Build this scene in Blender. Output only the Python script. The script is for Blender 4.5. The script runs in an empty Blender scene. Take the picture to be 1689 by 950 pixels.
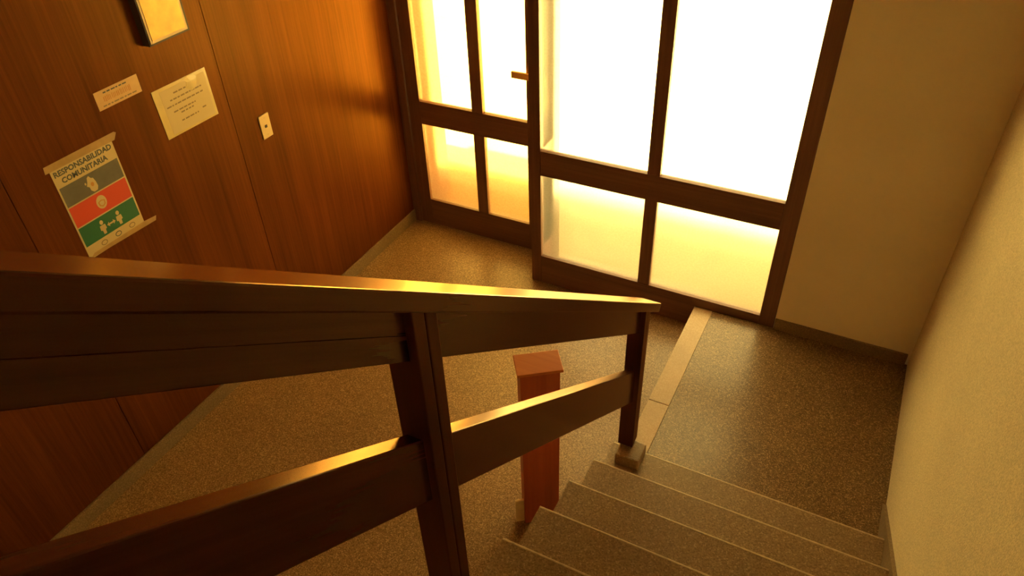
import bpy, bmesh, math, random
from mathutils import Vector, Matrix, Euler
random.seed(7)
scene = bpy.context.scene
C = scene.collection

# ---------------------------------------------------------------- camera, sky, sun, exposure
cam_d = bpy.data.cameras.new('camera'); cam = bpy.data.objects.new('camera', cam_d); C.objects.link(cam)
cam_d.sensor_width = 36.0; cam_d.lens = 36.0 * 1237.18 / 1689.0
cam_d.clip_start = 0.02; cam_d.clip_end = 200
cam.location = (0.7211, -3.7383, 3.1138)
cam.rotation_euler = (0.8952, 0.0327, 0.4732)
scene.camera = cam

LIGHT = (1.0, 0.71, 0.21)
world = bpy.data.worlds.new('sky'); scene.world = world; world.use_nodes = True
bg = world.node_tree.nodes['Background']
bg.inputs[0].default_value = (1.0, 0.74, 0.26, 1); bg.inputs[1].default_value = 2.6

sun_d = bpy.data.lights.new('sun', 'SUN'); sun = bpy.data.objects.new('sun', sun_d); C.objects.link(sun)
sun_d.energy = 42.0; sun_d.color = LIGHT; sun_d.angle = math.radians(0.6)
sun.location = (0, -1, 9)
# high sun over the roof: it lights the pavement beyond the building's own shadow
sun.rotation_euler = Euler((math.radians(12.0), 0, math.radians(0)), 'XYZ')

scene.view_settings.view_transform = 'Standard'
scene.view_settings.look = 'None'
scene.view_settings.gamma = 1.0
scene.view_settings.use_curve_mapping = False
scene.view_settings.exposure = 1.20
scene.cycles.use_denoising = True
scene.cycles.max_bounces = 10
scene.cycles.diffuse_bounces = 6
scene.cycles.transparent_max_bounces = 16
scene.cycles.sample_clamp_indirect = 12.0

# ---------------------------------------------------------------- measures (metres)
Y1, RUN, RISE = 1.3935, 0.28, 0.182         # first nosing, going, rise
XS, XR, XL = -0.0186, 1.245, -2.3335        # stair side, right wall, left wall
H = 0.16                                    # the landing stands this far above the hall floor
STRIP = 0.118
DD = 0.3143                                 # the door stands this far behind the fixed window
Z1, Z2, Z3 = 0.867, 0.694, 0.064            # upper pane sill, lower pane head, lower pane sill
ZT = 2.30                                   # head of the glazing
ZC = 4.60                                   # ceiling
YB = -6.5                                   # rear wall
SLOPE = 0.775                               # handrail

# ---------------------------------------------------------------- materials
def newmat(name):
    m = bpy.data.materials.new(name); m.use_nodes = True
    nt = m.node_tree
    return m, nt, nt.nodes['Principled BSDF']
def N(nt, t, **kw):
    n = nt.nodes.new(t)
    for k, v in kw.items(): setattr(n, k, v)
    return n
def ramp(nt, stops):
    r = N(nt, 'ShaderNodeValToRGB'); e = r.color_ramp.elements
    while len(e) < len(stops): e.new(0.5)
    for i, (p, c) in enumerate(stops): e[i].position = p; e[i].color = (*c, 1)
    return r
def plain(name, col, rough=0.6, metal=0.0, spec=0.5, noise=0.0, scale=20):
    m, nt, b = newmat(name)
    b.inputs['Roughness'].default_value = rough; b.inputs['Metallic'].default_value = metal
    b.inputs['Specular IOR Level'].default_value = spec
    if noise:
        tc = N(nt, 'ShaderNodeTexCoord'); no = N(nt, 'ShaderNodeTexNoise'); no.inputs['Scale'].default_value = scale
        no.inputs['Detail'].default_value = 5
        r = ramp(nt, [(0.3, tuple(c * (1 - noise) for c in col)), (0.7, tuple(min(1, c * (1 + noise)) for c in col))])
        nt.links.new(tc.outputs['Object'], no.inputs['Vector']); nt.links.new(no.outputs['Fac'], r.inputs[0])
        nt.links.new(r.outputs[0], b.inputs['Base Color'])
    else:
        b.inputs['Base Color'].default_value = (*col, 1)
    return m
def terrazzo(name, stops, scale, rough, bump=0.02):
    m, nt, b = newmat(name)
    tc = N(nt, 'ShaderNodeTexCoord')
    v = N(nt, 'ShaderNodeTexVoronoi'); v.inputs['Scale'].default_value = scale
    sep = N(nt, 'ShaderNodeSeparateColor')
    nt.links.new(tc.outputs['Object'], v.inputs['Vector']); nt.links.new(v.outputs['Color'], sep.inputs[0])
    r = ramp(nt, stops); r.color_ramp.interpolation = 'CONSTANT'
    nt.links.new(sep.outputs[0], r.inputs[0])
    no = N(nt, 'ShaderNodeTexNoise'); no.inputs['Scale'].default_value = 3.0; no.inputs['Detail'].default_value = 6
    nt.links.new(tc.outputs['Object'], no.inputs['Vector'])
    mr = N(nt, 'ShaderNodeMapRange'); mr.inputs[3].default_value = 0.8; mr.inputs[4].default_value = 1.2
    nt.links.new(no.outputs['Fac'], mr.inputs[0])
    mx = N(nt, 'ShaderNodeMix', data_type='RGBA', blend_type='MULTIPLY'); mx.inputs[0].default_value = 1
    nt.links.new(r.outputs[0], mx.inputs[6]); nt.links.new(mr.outputs[0], mx.inputs[7])
    nt.links.new(mx.outputs[2], b.inputs['Base Color'])
    b.inputs['Roughness'].default_value = rough
    bp = N(nt, 'ShaderNodeBump'); bp.inputs['Strength'].default_value = 0.15; bp.inputs['Distance'].default_value = bump * 0.05
    nt.links.new(sep.outputs[1], bp.inputs['Height']); nt.links.new(bp.outputs[0], b.inputs['Normal'])
    return m
def wood(name, dark, light, rough=0.35, tilt=0.0, along='Z', scale=1.0, coat=0.0, gloss=None, bump=0.12):
    """grain runs along Z (panels, posts), or along the handrail slope (tilt about X)"""
    m, nt, b = newmat(name)
    tc = N(nt, 'ShaderNodeTexCoord'); mp = N(nt, 'ShaderNodeMapping')
    mp.inputs['Rotation'].default_value = (tilt, 0, 0)
    mp2 = N(nt, 'ShaderNodeMapping')
    s = {'Z': (60, 60, 1.6), 'Y': (60, 1.6, 60), 'X': (1.6, 60, 60)}[along]
    mp2.inputs['Scale'].default_value = tuple(k * scale for k in s)
    nt.links.new(tc.outputs['Object'], mp.inputs['Vector']); nt.links.new(mp.outputs[0], mp2.inputs['Vector'])
    n1 = N(nt, 'ShaderNodeTexNoise'); n1.inputs['Scale'].default_value = 1.0; n1.inputs['Detail'].default_value = 4
    n1.inputs['Roughness'].default_value = 0.65
    nt.links.new(mp2.outputs[0], n1.inputs['Vector'])
    mp3 = N(nt, 'ShaderNodeMapping'); mp3.inputs['Scale'].default_value = tuple(k * scale * 0.12 for k in s)
    nt.links.new(mp.outputs[0], mp3.inputs['Vector'])
    n2 = N(nt, 'ShaderNodeTexNoise'); n2.inputs['Scale'].default_value = 1.0; n2.inputs['Detail'].default_value = 3
    n2.inputs['Distortion'].default_value = 0.6
    nt.links.new(mp3.outputs[0], n2.inputs['Vector'])
    ad = N(nt, 'ShaderNodeMath', operation='ADD'); nt.links.new(n1.outputs['Fac'], ad.inputs[0]); nt.links.new(n2.outputs['Fac'], ad.inputs[1])
    hf = N(nt, 'ShaderNodeMath', operation='MULTIPLY'); hf.inputs[1].default_value = 0.5; nt.links.new(ad.outputs[0], hf.inputs[0])
    r = ramp(nt, [(0.36, dark), (0.64, light)])
    nt.links.new(hf.outputs[0], r.inputs[0]); nt.links.new(r.outputs[0], b.inputs['Base Color'])
    b.inputs['Roughness'].default_value = rough
    b.inputs['Coat Weight'].default_value = coat; b.inputs['Coat Roughness'].default_value = 0.15
    bp = N(nt, 'ShaderNodeBump'); bp.inputs['Strength'].default_value = bump; bp.inputs['Distance'].default_value = 0.002
    nt.links.new(n1.outputs['Fac'], bp.inputs['Height']); nt.links.new(bp.outputs[0], b.inputs['Normal'])
    if gloss:                       # amber varnish over the wood
        col, rgh, k = gloss
        b.inputs['Specular IOR Level'].default_value = 0.0
        fr = N(nt, 'ShaderNodeFresnel'); fr.inputs['IOR'].default_value = 1.45
        mu = N(nt, 'ShaderNodeMath', operation='MULTIPLY'); mu.inputs[1].default_value = k
        nt.links.new(fr.outputs[0], mu.inputs[0])
        gl = N(nt, 'ShaderNodeBsdfGlossy'); gl.inputs['Color'].default_value = (*col, 1); gl.inputs['Roughness'].default_value = rgh
        ms = N(nt, 'ShaderNodeMixShader')
        nt.links.new(mu.outputs[0], ms.inputs[0]); nt.links.new(b.outputs[0], ms.inputs[1]); nt.links.new(gl.outputs[0], ms.inputs[2])
        nt.links.new(ms.outputs[0], nt.nodes['Material Output'].inputs['Surface'])
    return m
def plaster(name, col, rough=0.85, bump=0.25, grain=0.0):
    m, nt, b = newmat(name)
    tc = N(nt, 'ShaderNodeTexCoord')
    no = N(nt, 'ShaderNodeTexNoise'); no.inputs['Scale'].default_value = 190; no.inputs['Detail'].default_value = 2
    n2 = N(nt, 'ShaderNodeTexNoise'); n2.inputs['Scale'].default_value = 2.2; n2.inputs['Detail'].default_value = 4
    for n in (no, n2): nt.links.new(tc.outputs['Object'], n.inputs['Vector'])
    r = ramp(nt, [(0.3, tuple(c * 0.92 for c in col)), (0.7, col)])
    nt.links.new(n2.outputs['Fac'], r.inputs[0])
    mr = N(nt, 'ShaderNodeMapRange'); mr.inputs[1].default_value = 0.35; mr.inputs[2].default_value = 0.65
    mr.inputs[3].default_value = 1 - grain; mr.inputs[4].default_value = 1 + grain
    nt.links.new(no.outputs['Fac'], mr.inputs[0])
    mx = N(nt, 'ShaderNodeMix', data_type='RGBA', blend_type='MULTIPLY'); mx.inputs[0].default_value = 1
    nt.links.new(r.outputs[0], mx.inputs[6]); nt.links.new(mr.outputs[0], mx.inputs[7])
    nt.links.new(mx.outputs[2], b.inputs['Base Color'])
    b.inputs['Roughness'].default_value = rough
    bp = N(nt, 'ShaderNodeBump'); bp.inputs['Strength'].default_value = bump; bp.inputs['Distance'].default_value = 0.003
    nt.links.new(no.outputs['Fac'], bp.inputs['Height']); nt.links.new(bp.outputs[0], b.inputs['Normal'])
    return m
def patterned_glass(name, clear, blur, veil, tint=(0.98, 0.98, 0.96)):
    """obscure pattern glass: part clear, part blurring, part diffusing veil, with a fine grain"""
    m, nt, b = newmat(name); nt.nodes.remove(b)
    out = nt.nodes['Material Output']
    tc = N(nt, 'ShaderNodeTexCoord')
    no = N(nt, 'ShaderNodeTexNoise'); no.inputs['Scale'].default_value = 90; no.inputs['Detail'].default_value = 3
    nt.links.new(tc.outputs['Object'], no.inputs['Vector'])
    mr = N(nt, 'ShaderNodeMapRange'); mr.inputs[1].default_value = 0.3; mr.inputs[2].default_value = 0.7
    v = veil / (veil + clear)
    mr.inputs[3].default_value = v * 0.5; mr.inputs[4].default_value = v * 1.5
    nt.links.new(no.outputs['Fac'], mr.inputs[0])
    tr = N(nt, 'ShaderNodeBsdfTransparent'); tr.inputs[0].default_value = (*tint, 1)
    tl = N(nt, 'ShaderNodeBsdfTranslucent'); tl.inputs[0].default_value = (0.95, 0.95, 0.90, 1)
    mx = N(nt, 'ShaderNodeMixShader')
    nt.links.new(mr.outputs[0], mx.inputs[0]); nt.links.new(tr.outputs[0], mx.inputs[1]); nt.links.new(tl.outputs[0], mx.inputs[2])
    rf = N(nt, 'ShaderNodeBsdfRefraction'); rf.inputs['Roughness'].default_value = 0.32; rf.inputs['IOR'].default_value = 1.25; rf.inputs['Color'].default_value = (*tint, 1)
    mb = N(nt, 'ShaderNodeMixShader'); mb.inputs[0].default_value = blur
    nt.links.new(mx.outputs[0], mb.inputs[1]); nt.links.new(rf.outputs[0], mb.inputs[2])
    gl = N(nt, 'ShaderNodeBsdfGlossy'); gl.inputs['Roughness'].default_value = 0.25
    mg = N(nt, 'ShaderNodeMixShader'); mg.inputs[0].default_value = 0.03
    nt.links.new(mb.outputs[0], mg.inputs[1]); nt.links.new(gl.outputs[0], mg.inputs[2])
    nt.links.new(mg.outputs[0], out.inputs['Surface'])
    return m

SA = math.atan(SLOPE)
M = dict(
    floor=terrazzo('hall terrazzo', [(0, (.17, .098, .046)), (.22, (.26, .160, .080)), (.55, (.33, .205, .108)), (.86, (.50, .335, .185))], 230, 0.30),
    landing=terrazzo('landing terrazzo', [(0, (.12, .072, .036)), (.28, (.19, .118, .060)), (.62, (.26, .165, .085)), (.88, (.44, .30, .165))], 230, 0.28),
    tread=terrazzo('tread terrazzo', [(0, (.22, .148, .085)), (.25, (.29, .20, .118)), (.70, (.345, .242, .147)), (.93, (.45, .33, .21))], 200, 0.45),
    nosing=plain('worn terrazzo edge', (.62, .50, .34), 0.4, noise=.2, scale=60),
    strip=terrazzo('pale border stone', [(0, (.42, .29, .17)), (.3, (.47, .33, .20)), (.8, (.52, .38, .24))], 220, 0.4),
    skirt=terrazzo('skirting terrazzo', [(0, (.19, .13, .07)), (.4, (.24, .165, .09)), (.8, (.30, .21, .12))], 220, 0.5),
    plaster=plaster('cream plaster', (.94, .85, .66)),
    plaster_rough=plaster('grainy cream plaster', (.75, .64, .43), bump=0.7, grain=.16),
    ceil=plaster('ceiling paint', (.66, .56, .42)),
    panel=wood('veneer panel', (.066, .0165, .0065), (.145, .039, .012), 0.5, gloss=((1, .53, .13), .33, .62)),
    groove=plain('panel joint', (.05, .02, .01), 0.7),
    rail=wood('handrail wood', (.038, .0125, .0085), (.072, .021, .013), 0.4, tilt=SA, along='Y', scale=.8, gloss=((1, .72, .52), .20, 1.0)),
    post=wood('post wood', (.034, .0115, .008), (.070, .021, .013), 0.34, gloss=((1, .6, .38), .3, .6)),
    frame=wood('door frame wood', (.125, .055, .040), (.225, .105, .075), 0.42),
    frame_h=wood('door rail wood', (.125, .055, .040), (.225, .105, .075), 0.42, along='X'),
    red=wood('red stained wood', (.47, .095, .045), (.62, .145, .068), 0.4, scale=.7),
    redtop_lit=wood('red stained lit top', (.62, .17, .055), (.78, .27, .09), 0.4, along='X', scale=.7),  # lighter than the body: light on the top is put into its colour
    pale=plain('pale board', (.92, .76, .46), 0.6, noise=.1),
    dark=plain('dark edge', (.04, .022, .015), 0.6),
    weathered=plain('weathered outer stile', (.07, .028, .009), 0.95, spec=0.05, noise=.2),
    paper=plain('cream paper', (.56, .44, .23), 0.55),
    sleeve=plain('sleeved paper', (.62, .48, .18), 0.22, noise=.08, scale=14),
    ink=plain('dark ink', (.07, .08, .07), 0.6),
    inkfaint=plain('faint ink', (.24, .17, .085), 0.6),
    orange=plain('orange lettering', (.50, .23, .05), 0.6),
    slate=plain('slate band', (.105, .098, .078), 0.5, noise=.15),
    redband=plain('red band', (.60, .050, .018), 0.5),
    green=plain('green band', (.008, .13, .055), 0.5),
    tape=plain('brown tape', (.42, .27, .11), 0.3, noise=.15),
    cardsign=plain('orange-cream card', (.60, .37, .15), 0.5, noise=.06),
    brass=plain('mottled brass', (.46, .28, .05), 0.42, metal=0.4, noise=.22, scale=14),
    brassrim=plain('pale rim', (.60, .44, .22), 0.45),
    plate=plain('ivory plastic', (.62, .47, .24), 0.4),
    lever=plain('brass lever', (.78, .40, .11), 0.4, metal=0.1),
    amber=patterned_glass('amber obscure glass', .60, .25, .03, (1.0, .87, .58)),
    glass=patterned_glass('obscure glass', .60, .25, .035),
    pavement=plain('outside pavement', (.62, .58, .52), 0.9, noise=.1, scale=3),
    shaded=plain('ochre porch slab', (.27, .115, .006), 0.8, noise=.15, scale=8),  # ochre ground; the building's shade is put into its darker colour
    shaded_pale=plain('pale porch slab', (.30, .235, .12), 0.8, noise=.15, scale=8),  # same painted shade in a paler tone, outside the window
    outwall=plaster('outside ochre wall', (.20, .062, .004)),
)

# ---------------------------------------------------------------- helpers
def link(name, bm, mat, parent=None, smooth=False):
    bmesh.ops.recalc_face_normals(bm, faces=bm.faces[:])
    me = bpy.data.meshes.new(name); bm.to_mesh(me); bm.free()
    if mat is not None: me.materials.append(M[mat] if isinstance(mat, str) else mat)
    if smooth:
        for p in me.polygons: p.use_smooth = True
    o = bpy.data.objects.new(name, me); C.objects.link(o)
    if parent is not None: o.parent = parent
    return o
def add_box(bm, x0, x1, y0, y1, z0, z1):
    vs = [bm.verts.new((x, y, z)) for x in (x0, x1) for y in (y0, y1) for z in (z0, z1)]
    for f in ((0, 1, 3, 2), (4, 6, 7, 5), (0, 4, 5, 1), (2, 3, 7, 6), (0, 2, 6, 4), (1, 5, 7, 3)):
        bm.faces.new([vs[i] for i in f])
    return vs
def bev(bm, w, seg=2):
    if w: bmesh.ops.bevel(bm, geom=bm.edges[:], offset=w, segments=seg, profile=0.6, affect='EDGES')
def box(name, x0, x1, y0, y1, z0, z1, mat, parent=None, bevel=0.0, seg=2):
    bm = bmesh.new(); add_box(bm, min(x0, x1), max(x0, x1), min(y0, y1), max(y0, y1), min(z0, z1), max(z0, z1))
    bmesh.ops.recalc_face_normals(bm, faces=bm.faces[:]); bev(bm, bevel, seg)
    return link(name, bm, mat, parent)
def empty(name, loc=(0, 0, 0)):
    e = bpy.data.objects.new(name, None); e.empty_display_size = 0.05; C.objects.link(e); return e
def struct(o, label=None):
    o['kind'] = 'structure'
    if label: o['label'] = label
    return o
def thing(o, label, cat, group=None):
    o['label'] = label; o['category'] = cat
    if group: o['group'] = group
    return o
def prism(name, pts, axis, a, b, mat, parent=None, bevel=0.0, seg=2):
    """extrude a closed outline between a and b along an axis; pts are the two other coordinates in order"""
    bm = bmesh.new()
    def P(p, t):
        return {'X': (t, p[0], p[1]), 'Y': (p[0], t, p[1]), 'Z': (p[0], p[1], t)}[axis]
    lo = [bm.verts.new(P(p, a)) for p in pts]; hi = [bm.verts.new(P(p, b)) for p in pts]
    bm.faces.new(lo); bm.faces.new(hi[::-1]); n = len(pts)
    for i in range(n): bm.faces.new([lo[i], lo[(i + 1) % n], hi[(i + 1) % n], hi[i]])
    bmesh.ops.recalc_face_normals(bm, faces=bm.faces[:]); bev(bm, bevel, seg)
    return link(name, bm, mat, parent)

# ---------------------------------------------------------------- the shell
fl = struct(box('floor', XL - .1, 0.02, YB, DD + .06, -H - .2, -H, 'floor'), 'speckled terrazzo floor of the lower hall')

land = struct(empty('floor_landing'), 'raised terrazzo landing at the foot of the stairs')
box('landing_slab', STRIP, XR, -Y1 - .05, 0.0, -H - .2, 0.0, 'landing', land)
box('border_stone', 0, STRIP - .0015, -.8835, 0.0, -H - .2, 0.0, 'strip', land, .003)
box('border_stone', 0, STRIP - .0015, -Y1 - .05, -.8865, -H - .2, 0.0, 'strip', land, .003)

wl = struct(box('wall_left', XL - .22, XL - .014, YB, DD + .06, -H - .2, ZC, 'groove'), 'wood-panelled wall of the hall')
g = .0035
for y0, y1 in ((YB, -4.78), (-4.78, -3.575), (-3.575, -2.37), (-2.37, -1.165), (-1.165, DD)):
    box('veneer_panel', XL - .014, XL, y0 + g / 2, y1 - g / 2, -H, ZC, 'panel', wl, .0015)
struct(box('baseboard_left', XL, XL + .014, YB, DD - .005, -H, -H + .097, 'skirt', None, .004), 'low terrazzo baseboard under the wood panels')

wf = struct(box('wall_far', .490, XR + .25, 0.0, .25, -H - .2, ZC, 'plaster'), 'plain cream wall between the window and the corner')
struct(box('wall_lintel', XL - .22, .490, 0.0, .50, ZT, ZC, 'plaster'), 'plaster wall above the glazing')
struct(box('baseboard_far', .492, XR - .014, -.014, 0.0, 0.0, .080, 'skirt', None, .004), 'terrazzo baseboard under the cream wall')
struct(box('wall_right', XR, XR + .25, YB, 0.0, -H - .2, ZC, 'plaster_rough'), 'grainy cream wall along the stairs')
struct(box('wall_rear', XL - .22, XR + .25, YB - .2, YB, -H - .2, ZC, 'plaster'), 'rear wall of the stairwell')
struct(box('ceiling', XL - .22, XR + .25, YB - .2, .50, ZC, ZC + .3, 'ceil'), 'painted ceiling of the stairwell')
zs = lambda y: .216 + .62 * (-Y1 - y)
struct(prism('trim_1', [(-1.06, 0.0), (-1.06, zs(-1.06) + .002), (-4.6, zs(-4.6)), (-4.6, zs(-4.6) - .5), (-1.9, 0.0)], 'X', XR - .016, XR, 'skirt'),
       'sloping terrazzo skirting beside the steps')

# outside
struct(box('ground_outside', -14, 14, 1.24, 26, -H - .3, -H - .02, 'pavement'), 'sunlit pavement outside the door')
struct(box('shaded_ground', -14, -1.50, DD + .058, 1.238, -H - .3, -H - .01, 'shaded'), 'ochre porch slab outside the door')  # ground up to the building's shade line, darkened by its own colour
struct(box('shaded_ground', -1.498, 14, DD + .058, 1.238, -H - .3, -H - .01, 'shaded_pale'), 'pale porch slab outside the window')
struct(box('shaded_ground', -1.11, .6, 0.046, DD + .056, -H - .3, -H - .01, 'shaded_pale'), 'pale shaded ground strip directly outside the window')
struct(box('wall_outside', XL - .45, XL + .004, DD + .06, .845, -H - .02, 3.0, 'outwall'), 'ochre return wall outside the door')
struct(box('wall_porch', .62, 1.5, .25, .60, -H - .02, ZC, 'outwall'), 'ochre return wall outside the window')

# ---------------------------------------------------------------- glazing
TH = .045
def pane(x0, x1, y, z0, z1, parent, mat='glass'):
    return box('glass_pane', x0 - .008, x1 + .008, y - .003, y + .003, z0 - .008, z1 + .008, mat, parent)
# fixed window
w1 = struct(empty('window_1', (0, 0, -H)), 'dark wooden fixed window with four obscure glass panes'); w1.location = (0, 0, 0)
xa, xb, xc, xd, xo = -1.0797, -.3901, -.3123, .3973, .4885
box('stile', -1.152, xa, 0, TH, -H, ZT, 'frame', w1, .003)
box('stile', xd, xo, 0, TH, -H, ZT, 'frame', w1, .003)
box('mullion', xb, xc, .004, TH, Z3, Z2, 'frame', w1, .003)
box('mullion', xb, xc, .004, TH, Z1, ZT - .12, 'frame', w1, .003)
box('bottom_rail', xa, xd, .002, TH, -H, Z3, 'frame_h', w1, .003)
box('middle_rail', xa, xd, .002, TH, Z2, Z1, 'frame_h', w1, .003)
box('top_rail', xa, xd, .002, TH, ZT - .12, ZT, 'frame_h', w1, .003)
for x0, x1 in ((xa, xb), (xc, xd)):
    for z0, z1 in ((Z3, Z2), (Z1, ZT - .12)): pane(x0, x1, .026, z0, z1, w1)
# return light between window and door
w2 = struct(empty('window_2'), 'narrow return light between the window and the door')
box('stile', -1.152, -1.110, DD - .05, DD + .05, -H, ZT, 'weathered', w2, .003)
box('bottom_rail', -1.150, -1.114, TH, DD - .05, -H, Z3, 'frame', w2, .003)
box('middle_rail', -1.150, -1.114, TH, DD - .05, Z2 + .03, Z1 - .04, 'frame', w2, .003)
box('top_rail', -1.150, -1.114, TH, DD - .05, ZT - .12, ZT, 'frame', w2, .003)
for z0, z1 in ((Z3, Z2 + .03), (Z1 - .04, ZT - .12)):
    box('glass_pane', -1.135, -1.129, TH - .004, DD - .045, z0 - .008, z1 + .008, 'glass', w2)
# door
d1 = struct(empty('door_1'), 'dark wooden glazed door with four obscure glass panes and a lever handle')
xe, xf, xg, xh = -2.1675, -1.7471, -1.6622, -1.3252
box('jamb', XL, -2.268, DD - .012, DD + .058, -H, ZT, 'frame', d1, .003)
box('stile', -2.264, xe, DD, DD + TH, -H + .004, ZT - .01, 'frame', d1, .003)
box('stile', xh, -1.2, DD, DD + TH, -H + .004, ZT - .01, 'frame', d1, .003)
box('jamb', -1.196, -1.153, DD - .012, DD + .058, -H, ZT, 'frame', d1, .003)
box('mullion', xf, xg, DD + .004, DD + TH, Z3, Z2, 'frame', d1, .003)
box('mullion', xf, xg, DD + .004, DD + TH, Z1, ZT - .14, 'frame', d1, .003)
box('bottom_rail', xe, xh, DD + .002, DD + TH, -H + .004, Z3, 'frame_h', d1, .003)
box('middle_rail', xe, xh, DD + .002, DD + TH, Z2, Z1, 'frame_h', d1, .003)
box('top_rail', xe, xh, DD + .002, DD + TH, ZT - .14, ZT - .01, 'frame_h', d1, .003)
for x0, x1 in ((xe, xf), (xg, xh)):
    for z0, z1 in ((Z3, Z2), (Z1, ZT - .14)): pane(x0, x1, DD + .026, z0, z1, d1, 'amber')
# lever: rose on the stile, a neck and a flat lever over the glass
hd = box('handle', -1.405, -1.272, DD - .054, DD - .036, 1.186, 1.230, 'lever', d1, .006, 3); hd['label'] = 'brass lever handle'
box('neck', -1.290, -1.274, DD - .036, DD - .004, 1.202, 1.220, 'lever', hd, .004)
box('rose', -1.305, -1.259, DD - .006, DD, 1.10, 1.27, 'lever', hd, .002)

# ---------------------------------------------------------------- stairs
st = thing(empty('staircase', (0, 0, 0)), 'terrazzo steps climbing from the landing between railing and grainy wall', 'staircase')
ys = [-(Y1 + i * RUN) for i in range(6)]
while len(ys) < 13: ys.append(ys[-1] - .236)
yend = ys[12]
for i in range(12):
    z = (i + 1) * RISE
    y0, yb = ys[i], ys[i + 1] - .03
    s = prism('step', [(y0 - .002, z - .004), (y0 - .014, z - RISE - .0), (yb, z - RISE), (yb, z - .001), (y0 - .008, z - .001)], 'X', XS, XR - .017, 'tread', st)
    box('nosing', XS - .001, XR - .018, y0 - .009, y0, z - .012, z, 'nosing', s, .003)
# solid core under the steps
core_pts = [(ys[0] - .06, -H), (ys[0] - .06, 0.0), (ys[11] - .06, 11 * RISE - .002), (yend, 11 * RISE - .002), (yend, -H)]
prism('stair_core', core_pts, 'X', XS + .004, XR - .020, 'tread', st)
box('upper_landing', XS, XR - .002, YB + .002, yend - .001, 12 * RISE - .2, 12 * RISE, 'landing', st)
box('newel_block', .028, .146, -1.515, -1.393 - .004, RISE + .0005, RISE + .068, 'tread', st, .006)

# ---------------------------------------------------------------- railing
ra = thing(empty('stair_railing', (0, 0, 0)), 'dark varnished wooden stair railing with broad handrail and two plank rails', 'railing')
top = lambda y: 1.0795 + SLOPE * (-1.337 - y)
YE = -4.30
def sloped(name, x0, x1, ya, yb, d0, d1, mat, bevel=.003, perp=False, zoff=0.0, parent=None):
    """board following the stair: between depths d0 and d1 under the handrail's top line"""
    k = .0
    if perp:
        sh = (d1 - d0) * SLOPE / (1 + SLOPE ** 2)
        pts = [(ya, top(ya) - d0), (ya - sh, top(ya - sh) - d1), (yb - sh, top(yb - sh) - d1), (yb, top(yb) - d0)]
    else:
        pts = [(ya, top(ya) - d0), (ya, top(ya) - d1), (yb, top(yb) - d1), (yb, top(yb) - d0)]
    return prism(name, pts, 'X', x0, x1, mat, parent or ra, bevel, 2)
cap = sloped('handrail', .031,   .121, -1.337, YE, 0, .048, 'rail', .004, perp=True)
cap['label'] = 'broad flat glossy handrail'
P1 = (-1.447, -1.372); P2 = (-2.950, -2.872)
P3 = (YE + .02, YE + .098)
def post(p, zb, hasgroove=True):
    y0, y1 = p
    m_ = y0 + (y1 - y0) * .50
    zt = lambda y: top(y) - .044
    pp = empty('post'); pp.parent = ra
    # two boards side by side with a shadow gap between them
    prism('post_board', [(y0, zb), (m_ - .003, zb), (m_ - .003, zt(m_ - .003)), (y0, zt(y0))], 'X', .017, .090, 'post', pp, .003)
    prism('post_board', [(m_ + .003, zb), (y1, zb), (y1, zt(y1)), (m_ + .003, zt(m_ + .003))], 'X', .017, .088, 'post', pp, .003)
    prism('post_core', [(m_ - .006, zb), (m_ + .006, zb), (m_ + .006, zt(m_)-.01), (m_ - .006, zt(m_)-.01)], 'X', .022, .082, 'post', pp)
    return pp
def tread_z(y):
    k = sum(1 for v in ys[:12] if v >= y)
    return k * RISE
post(P1, RISE + .0685); post(P2, tread_z(P2[1])); post(P3, tread_z(P3[1]))
x0, x1 = .030, .070
sloped('upper_rail', x0, x1, P1[0] + .004, P2[1] - .004, .046, .184, 'rail')
sloped('upper_rail', x0, x1 , P2[0] + .004, P3[1] - .004, .046, .1195, 'rail', .0015)
sloped('upper_rail', x0, x1, P2[0] + .004, P3[1] - .004, .1195, .184, 'rail', .0015)
sloped('lower_rail', x0, x1, P1[0] + .004, P2[1] - .004, .412, .606, 'rail')
sloped('lower_rail', x0, x1, P2[0] + .004, P3[1] - .004, .408, .608, 'rail')

# ---------------------------------------------------------------- red pedestal and pale board
pe = thing(empty('pedestal', (0, 0, 0)), 'red-brown wooden pedestal with overhanging top standing on the hall floor', 'pedestal')
ang = math.atan2(.114, .160); ca, sa = math.cos(ang), math.sin(ang)
def ped(name, u0, u1, v0, v1, z0, z1, mat, parent, bevel=.003):
    o = box(name, u0, u1, v0, v1, z0, z1, mat, parent, bevel)
    o.data.transform(Matrix.Translation((-.320, -1.818, 0)) @ Matrix.Rotation(ang, 4, 'Z')); return o
ped('top', 0, .196, 0, .126, .885, .90, 'redtop_lit', pe)
ped('body', .013, .184, .012, .110, -H, .885, 'red', pe)
pb = thing(ped('offcut_board', -.030, .0125, .028, .042, -H, .005, 'pale', None, .002),
           'short pale board standing at the foot of the red pedestal', 'board')

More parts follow.
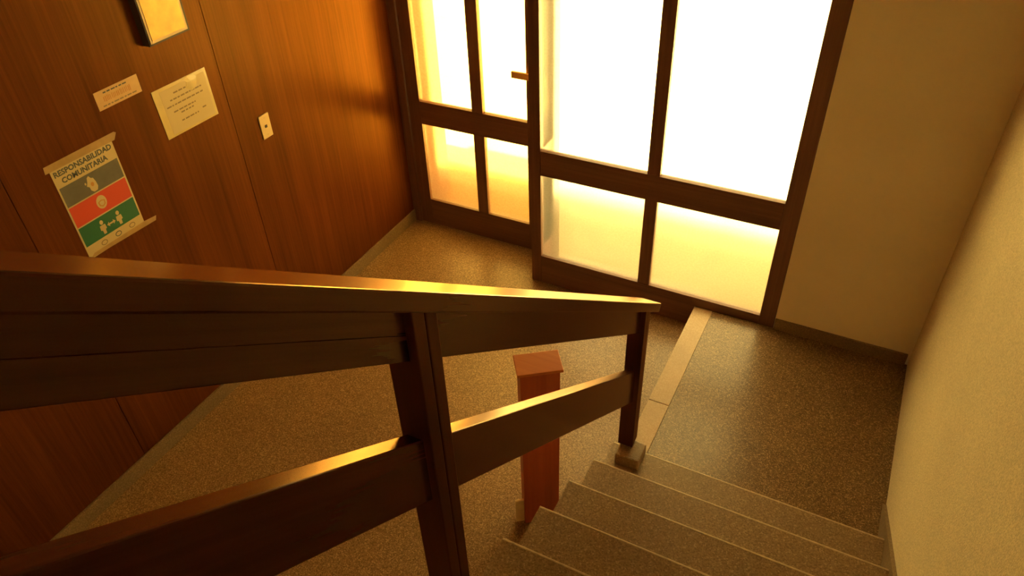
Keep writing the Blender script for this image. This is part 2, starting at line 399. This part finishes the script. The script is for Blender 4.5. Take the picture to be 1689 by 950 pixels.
# ---------------------------------------------------------------- things on the panelled wall (u = along y, v = z)
def flat(name, pts, off, mat, parent=None, th=.0006):
    return prism(name, pts, 'X', XL + off, XL + off + th, mat, parent)
def rect(u0, u1, v0, v1): return [(u0, v0), (u1, v0), (u1, v1), (u0, v1)]
def ellipse(cu, cv, ru, rv, n=20, a0=0): return [(cu + ru * math.cos(a0 + 2 * math.pi * i / n), cv + rv * math.sin(a0 + 2 * math.pi * i / n)) for i in range(n)]
def text(name, body, cu, cv, width, height, off, mat, parent, bold=0.0):
    cu_ = bpy.data.curves.new(name, 'FONT'); cu_.body = body; cu_.align_x = 'CENTER'; cu_.align_y = 'CENTER'
    cu_.size = 1.0; cu_.extrude = .01; cu_.offset = bold; cu_.resolution_u = 2
    tmp = bpy.data.objects.new(name, cu_); C.objects.link(tmp)
    dg = bpy.context.evaluated_depsgraph_get(); me = bpy.data.meshes.new_from_object(tmp.evaluated_get(dg))
    bpy.data.objects.remove(tmp); me.name = name
    xs = [v.co.x for v in me.vertices]; yv = [v.co.y for v in me.vertices]
    sx = width / (max(xs) - min(xs)); sy = height / (max(yv) - min(yv)); mx, my = (max(xs) + min(xs)) / 2, (max(yv) + min(yv)) / 2
    for v in me.vertices:
        x, y, z = v.co
        v.co = (XL + off + z * .02, cu + (x - mx) * sx, cv + (y - my) * sy)
    me.materials.clear(); me.materials.append(M[mat])
    o = bpy.data.objects.new(name, me); C.objects.link(o); o.parent = parent
    return o
def text_line(parent, u0, u1, v, h, mat, off, seed):
    """a line of small print, too small to read in the photograph: a row of word-long strokes"""
    rnd = random.Random(seed); u = u0; bm = bmesh.new()
    while u < u1 - .004:
        w = min(rnd.uniform(.010, .028), u1 - u)
        add_box(bm, XL + off, XL + off + .0004, u, u + w, v - h / 2, v + h / 2)
        u += w + rnd.uniform(.004, .007)
    return link('print_line', bm, mat, parent)

# poster
po = thing(empty('poster', (0, 0, 0)), 'printed health poster with slate, red and green bands taped to wood wall', 'poster')
sheet = flat('sheet', rect(-2.180, -1.861, 1.118, 1.590), .0006, 'paper', po)
tt = text('title', 'RESPONSABILIDAD', -2.021, 1.553, .295, .027, .0014, 'ink', po, .035)
t2 = text('title', 'COMUNITARIA', -2.028, 1.516, .235, .027, .0014, 'ink', po, .035)
b1 = flat('slate_band', rect(-2.172, -1.869, 1.394, 1.490), .0013, 'slate', po, .0004)
b2 = flat('red_band', rect(-2.172, -1.869, 1.287, 1.388), .0013, 'redband', po, .0004)
b3 = flat('green_band', rect(-2.172, -1.869, 1.182, 1.281), .0013, 'green', po, .0004)
# washing hands with drops
o = flat('hand_icon', [(-2.045, 1.455), (-2.040, 1.474), (-2.030, 1.480), (-2.022, 1.466), (-2.012, 1.462), (-2.006, 1.440), (-2.004, 1.418), (-2.012, 1.402), (-2.030, 1.400), (-2.042, 1.412), (-2.044, 1.430), (-2.054, 1.438)], .0018, 'paper', b1, .0004)
flat('drop_icon', ellipse(-2.026, 1.437, .008, .010), .0023, 'orange', o, .0003)
flat('drop_icon', ellipse(-2.056, 1.452, .004, .006, 10), .0018, 'paper', b1, .0003)
# mask on a head
o = flat('head_icon', ellipse(-2.020, 1.340, .026, .033), .0018, 'paper', b2, .0003)
flat('mask_icon', [(-2.038, 1.345), (-2.020, 1.351), (-2.002, 1.345), (-2.004, 1.325), (-2.020, 1.315), (-2.036, 1.325)], .0022, 'orange', o, .0003)
flat('mask_icon', [(-2.032, 1.342), (-2.020, 1.346), (-2.008, 1.342), (-2.010, 1.328), (-2.020, 1.322), (-2.030, 1.328)], .0026, 'paper', o, .0003)
# two people with an arrow between them
for cu in (-2.062, -1.972):
    o = flat('person_icon', [(cu - .014, 1.238), (cu + .014, 1.238), (cu + .016, 1.215), (cu + .008, 1.212), (cu + .007, 1.192), (cu - .007, 1.192), (cu - .008, 1.212), (cu - .016, 1.215)], .0018, 'paper', b3, .0003)
    flat('head_icon', ellipse(cu, 1.252, .009, .011, 14), .0018, 'paper', o, .0003)
flat('arrow_icon', [(-2.040, 1.224), (-2.028, 1.236), (-2.028, 1.228), (-2.006, 1.228), (-2.006, 1.236), (-1.994, 1.224), (-2.006, 1.212), (-2.006, 1.220), (-2.028, 1.220), (-2.028, 1.212)], .0018, 'paper', b3, .0003)
for cu, mm in ((-2.085, 'inkfaint'), (-2.005, 'ink'), (-1.925, 'inkfaint')):
    o = flat('footer_logo', ellipse(cu, 1.156, .017, .013), .0013, mm, po, .0003)
    flat('footer_logo_field', ellipse(cu, 1.156, .013, .009), .0017, 'paper', o, .0003)
flat('tape', [(-2.200, 1.575), (-1.846, 1.570), (-1.826, 1.598), (-1.836, 1.606), (-2.196, 1.606)], .0019, 'tape', po, .0003)
flat('tape', [(-2.176, 1.122), (-1.800, 1.108), (-1.790, 1.130), (-1.862, 1.138), (-2.150, 1.138)], .0019, 'tape', po, .0003)

# small orange sign
ss = thing(empty('small_sign'), 'small orange-cream card sign above the banded poster', 'sign')
flat('card', rect(-1.860, -1.626, 1.714, 1.797), .0006, 'cardsign', ss, .002)
text_line(ss, -1.815, -1.690, 1.783, .006, 'ink', .0027, 3)
rn = random.Random(5); bm = bmesh.new()
for k in range(17):                     # one row of large worn strokes, not readable in the photograph
    u = -1.822 + k * .0088 + rn.uniform(-.0012, .0012)
    add_box(bm, XL + .0027, XL + .0031, u, u + rn.uniform(.003, .005), 1.742 + rn.uniform(0, .004), 1.770 - rn.uniform(0, .004))
link('worn_letters', bm, 'orange', ss)
text_line(ss, -1.835, -1.650, 1.727, .006, 'inkfaint', .0027, 9)

# sleeved notice
no_ = thing(empty('notice'), 'printed notice in a glossy plastic sleeve beside the panel joint', 'notice')
flat('sleeve', [(-1.586, 1.688), (-1.249, 1.686), (-1.246, 1.434), (-1.578, 1.440)], .0006, 'sleeve', no_, .002)
flat('page', [(-1.545, 1.672), (-1.262, 1.670), (-1.262, 1.446), (-1.540, 1.452)], .0027, 'paper', no_, .0005)
for k, (u0, u1, v) in enumerate(((-1.47, -1.33, 1.640), (-1.50, -1.30, 1.612), (-1.53, -1.30, 1.585), (-1.50, -1.36, 1.553), (-1.46, -1.37, 1.536), (-1.47, -1.36, 1.497), (-1.33, -1.30, 1.507))):
    text_line(no_, u0, u1, v, .007, 'inkfaint', .0033, 20 + k)
bm = bmesh.new()                        # highlight on the sleeve, modelled as a crinkled patch near the upper edge
q = [(-1.40, 1.680), (-1.37, 1.684), (-1.33, 1.682), (-1.31, 1.66), (-1.33, 1.62), (-1.36, 1.61), (-1.39, 1.63), (-1.38, 1.66)]
ctr = bm.verts.new((XL + .0048, -1.355, 1.655)); ring = [bm.verts.new((XL + .0036 + (.0008 if i % 2 else 0), a, b)) for i, (a, b) in enumerate(q)]
for i in range(len(q)): bm.faces.new([ctr, ring[i], ring[(i + 1) % len(q)]])
low = [bm.verts.new((XL + .0034, a, b)) for a, b in q]; bm.faces.new(low[::-1])
for i in range(len(q)): bm.faces.new([ring[i], low[i], low[(i + 1) % len(q)], ring[(i + 1) % len(q)]])
link('sleeve_glint', bm, 'sleeve', no_)

# switch plate
sw = thing(empty('switch_plate'), 'ivory switch plate on the wood panel near the door', 'switch')
box('plate', XL, XL + .008, -.998, -.921, 1.163, 1.301, 'plate', sw, .003)
box('button', XL + .008, XL + .011, -.968, -.952, 1.224, 1.240, 'dark', sw, .001)
for v in (1.182, 1.282): box('screw', XL + .008, XL + .009, -.962, -.957, v - .0025, v + .0025, 'brassrim', sw, .001)

# brass-coloured box at the top of the panel
pl = thing(empty('wall_box'), 'shallow dark-sided wall box with mottled brass-yellow face above the notices', 'wall box')
T = .045
box('body', XL, XL + T, -1.540, -1.300, 1.895, 2.26, 'dark', pl, .002)
box('face', XL + T, XL + T + .003, -1.533, -1.312, 1.905, 2.25, 'brassrim', pl, .001)
box('face_panel', XL + T + .003, XL + T + .005, -1.522, -1.323, 1.917, 2.238, 'brass', pl, .001)
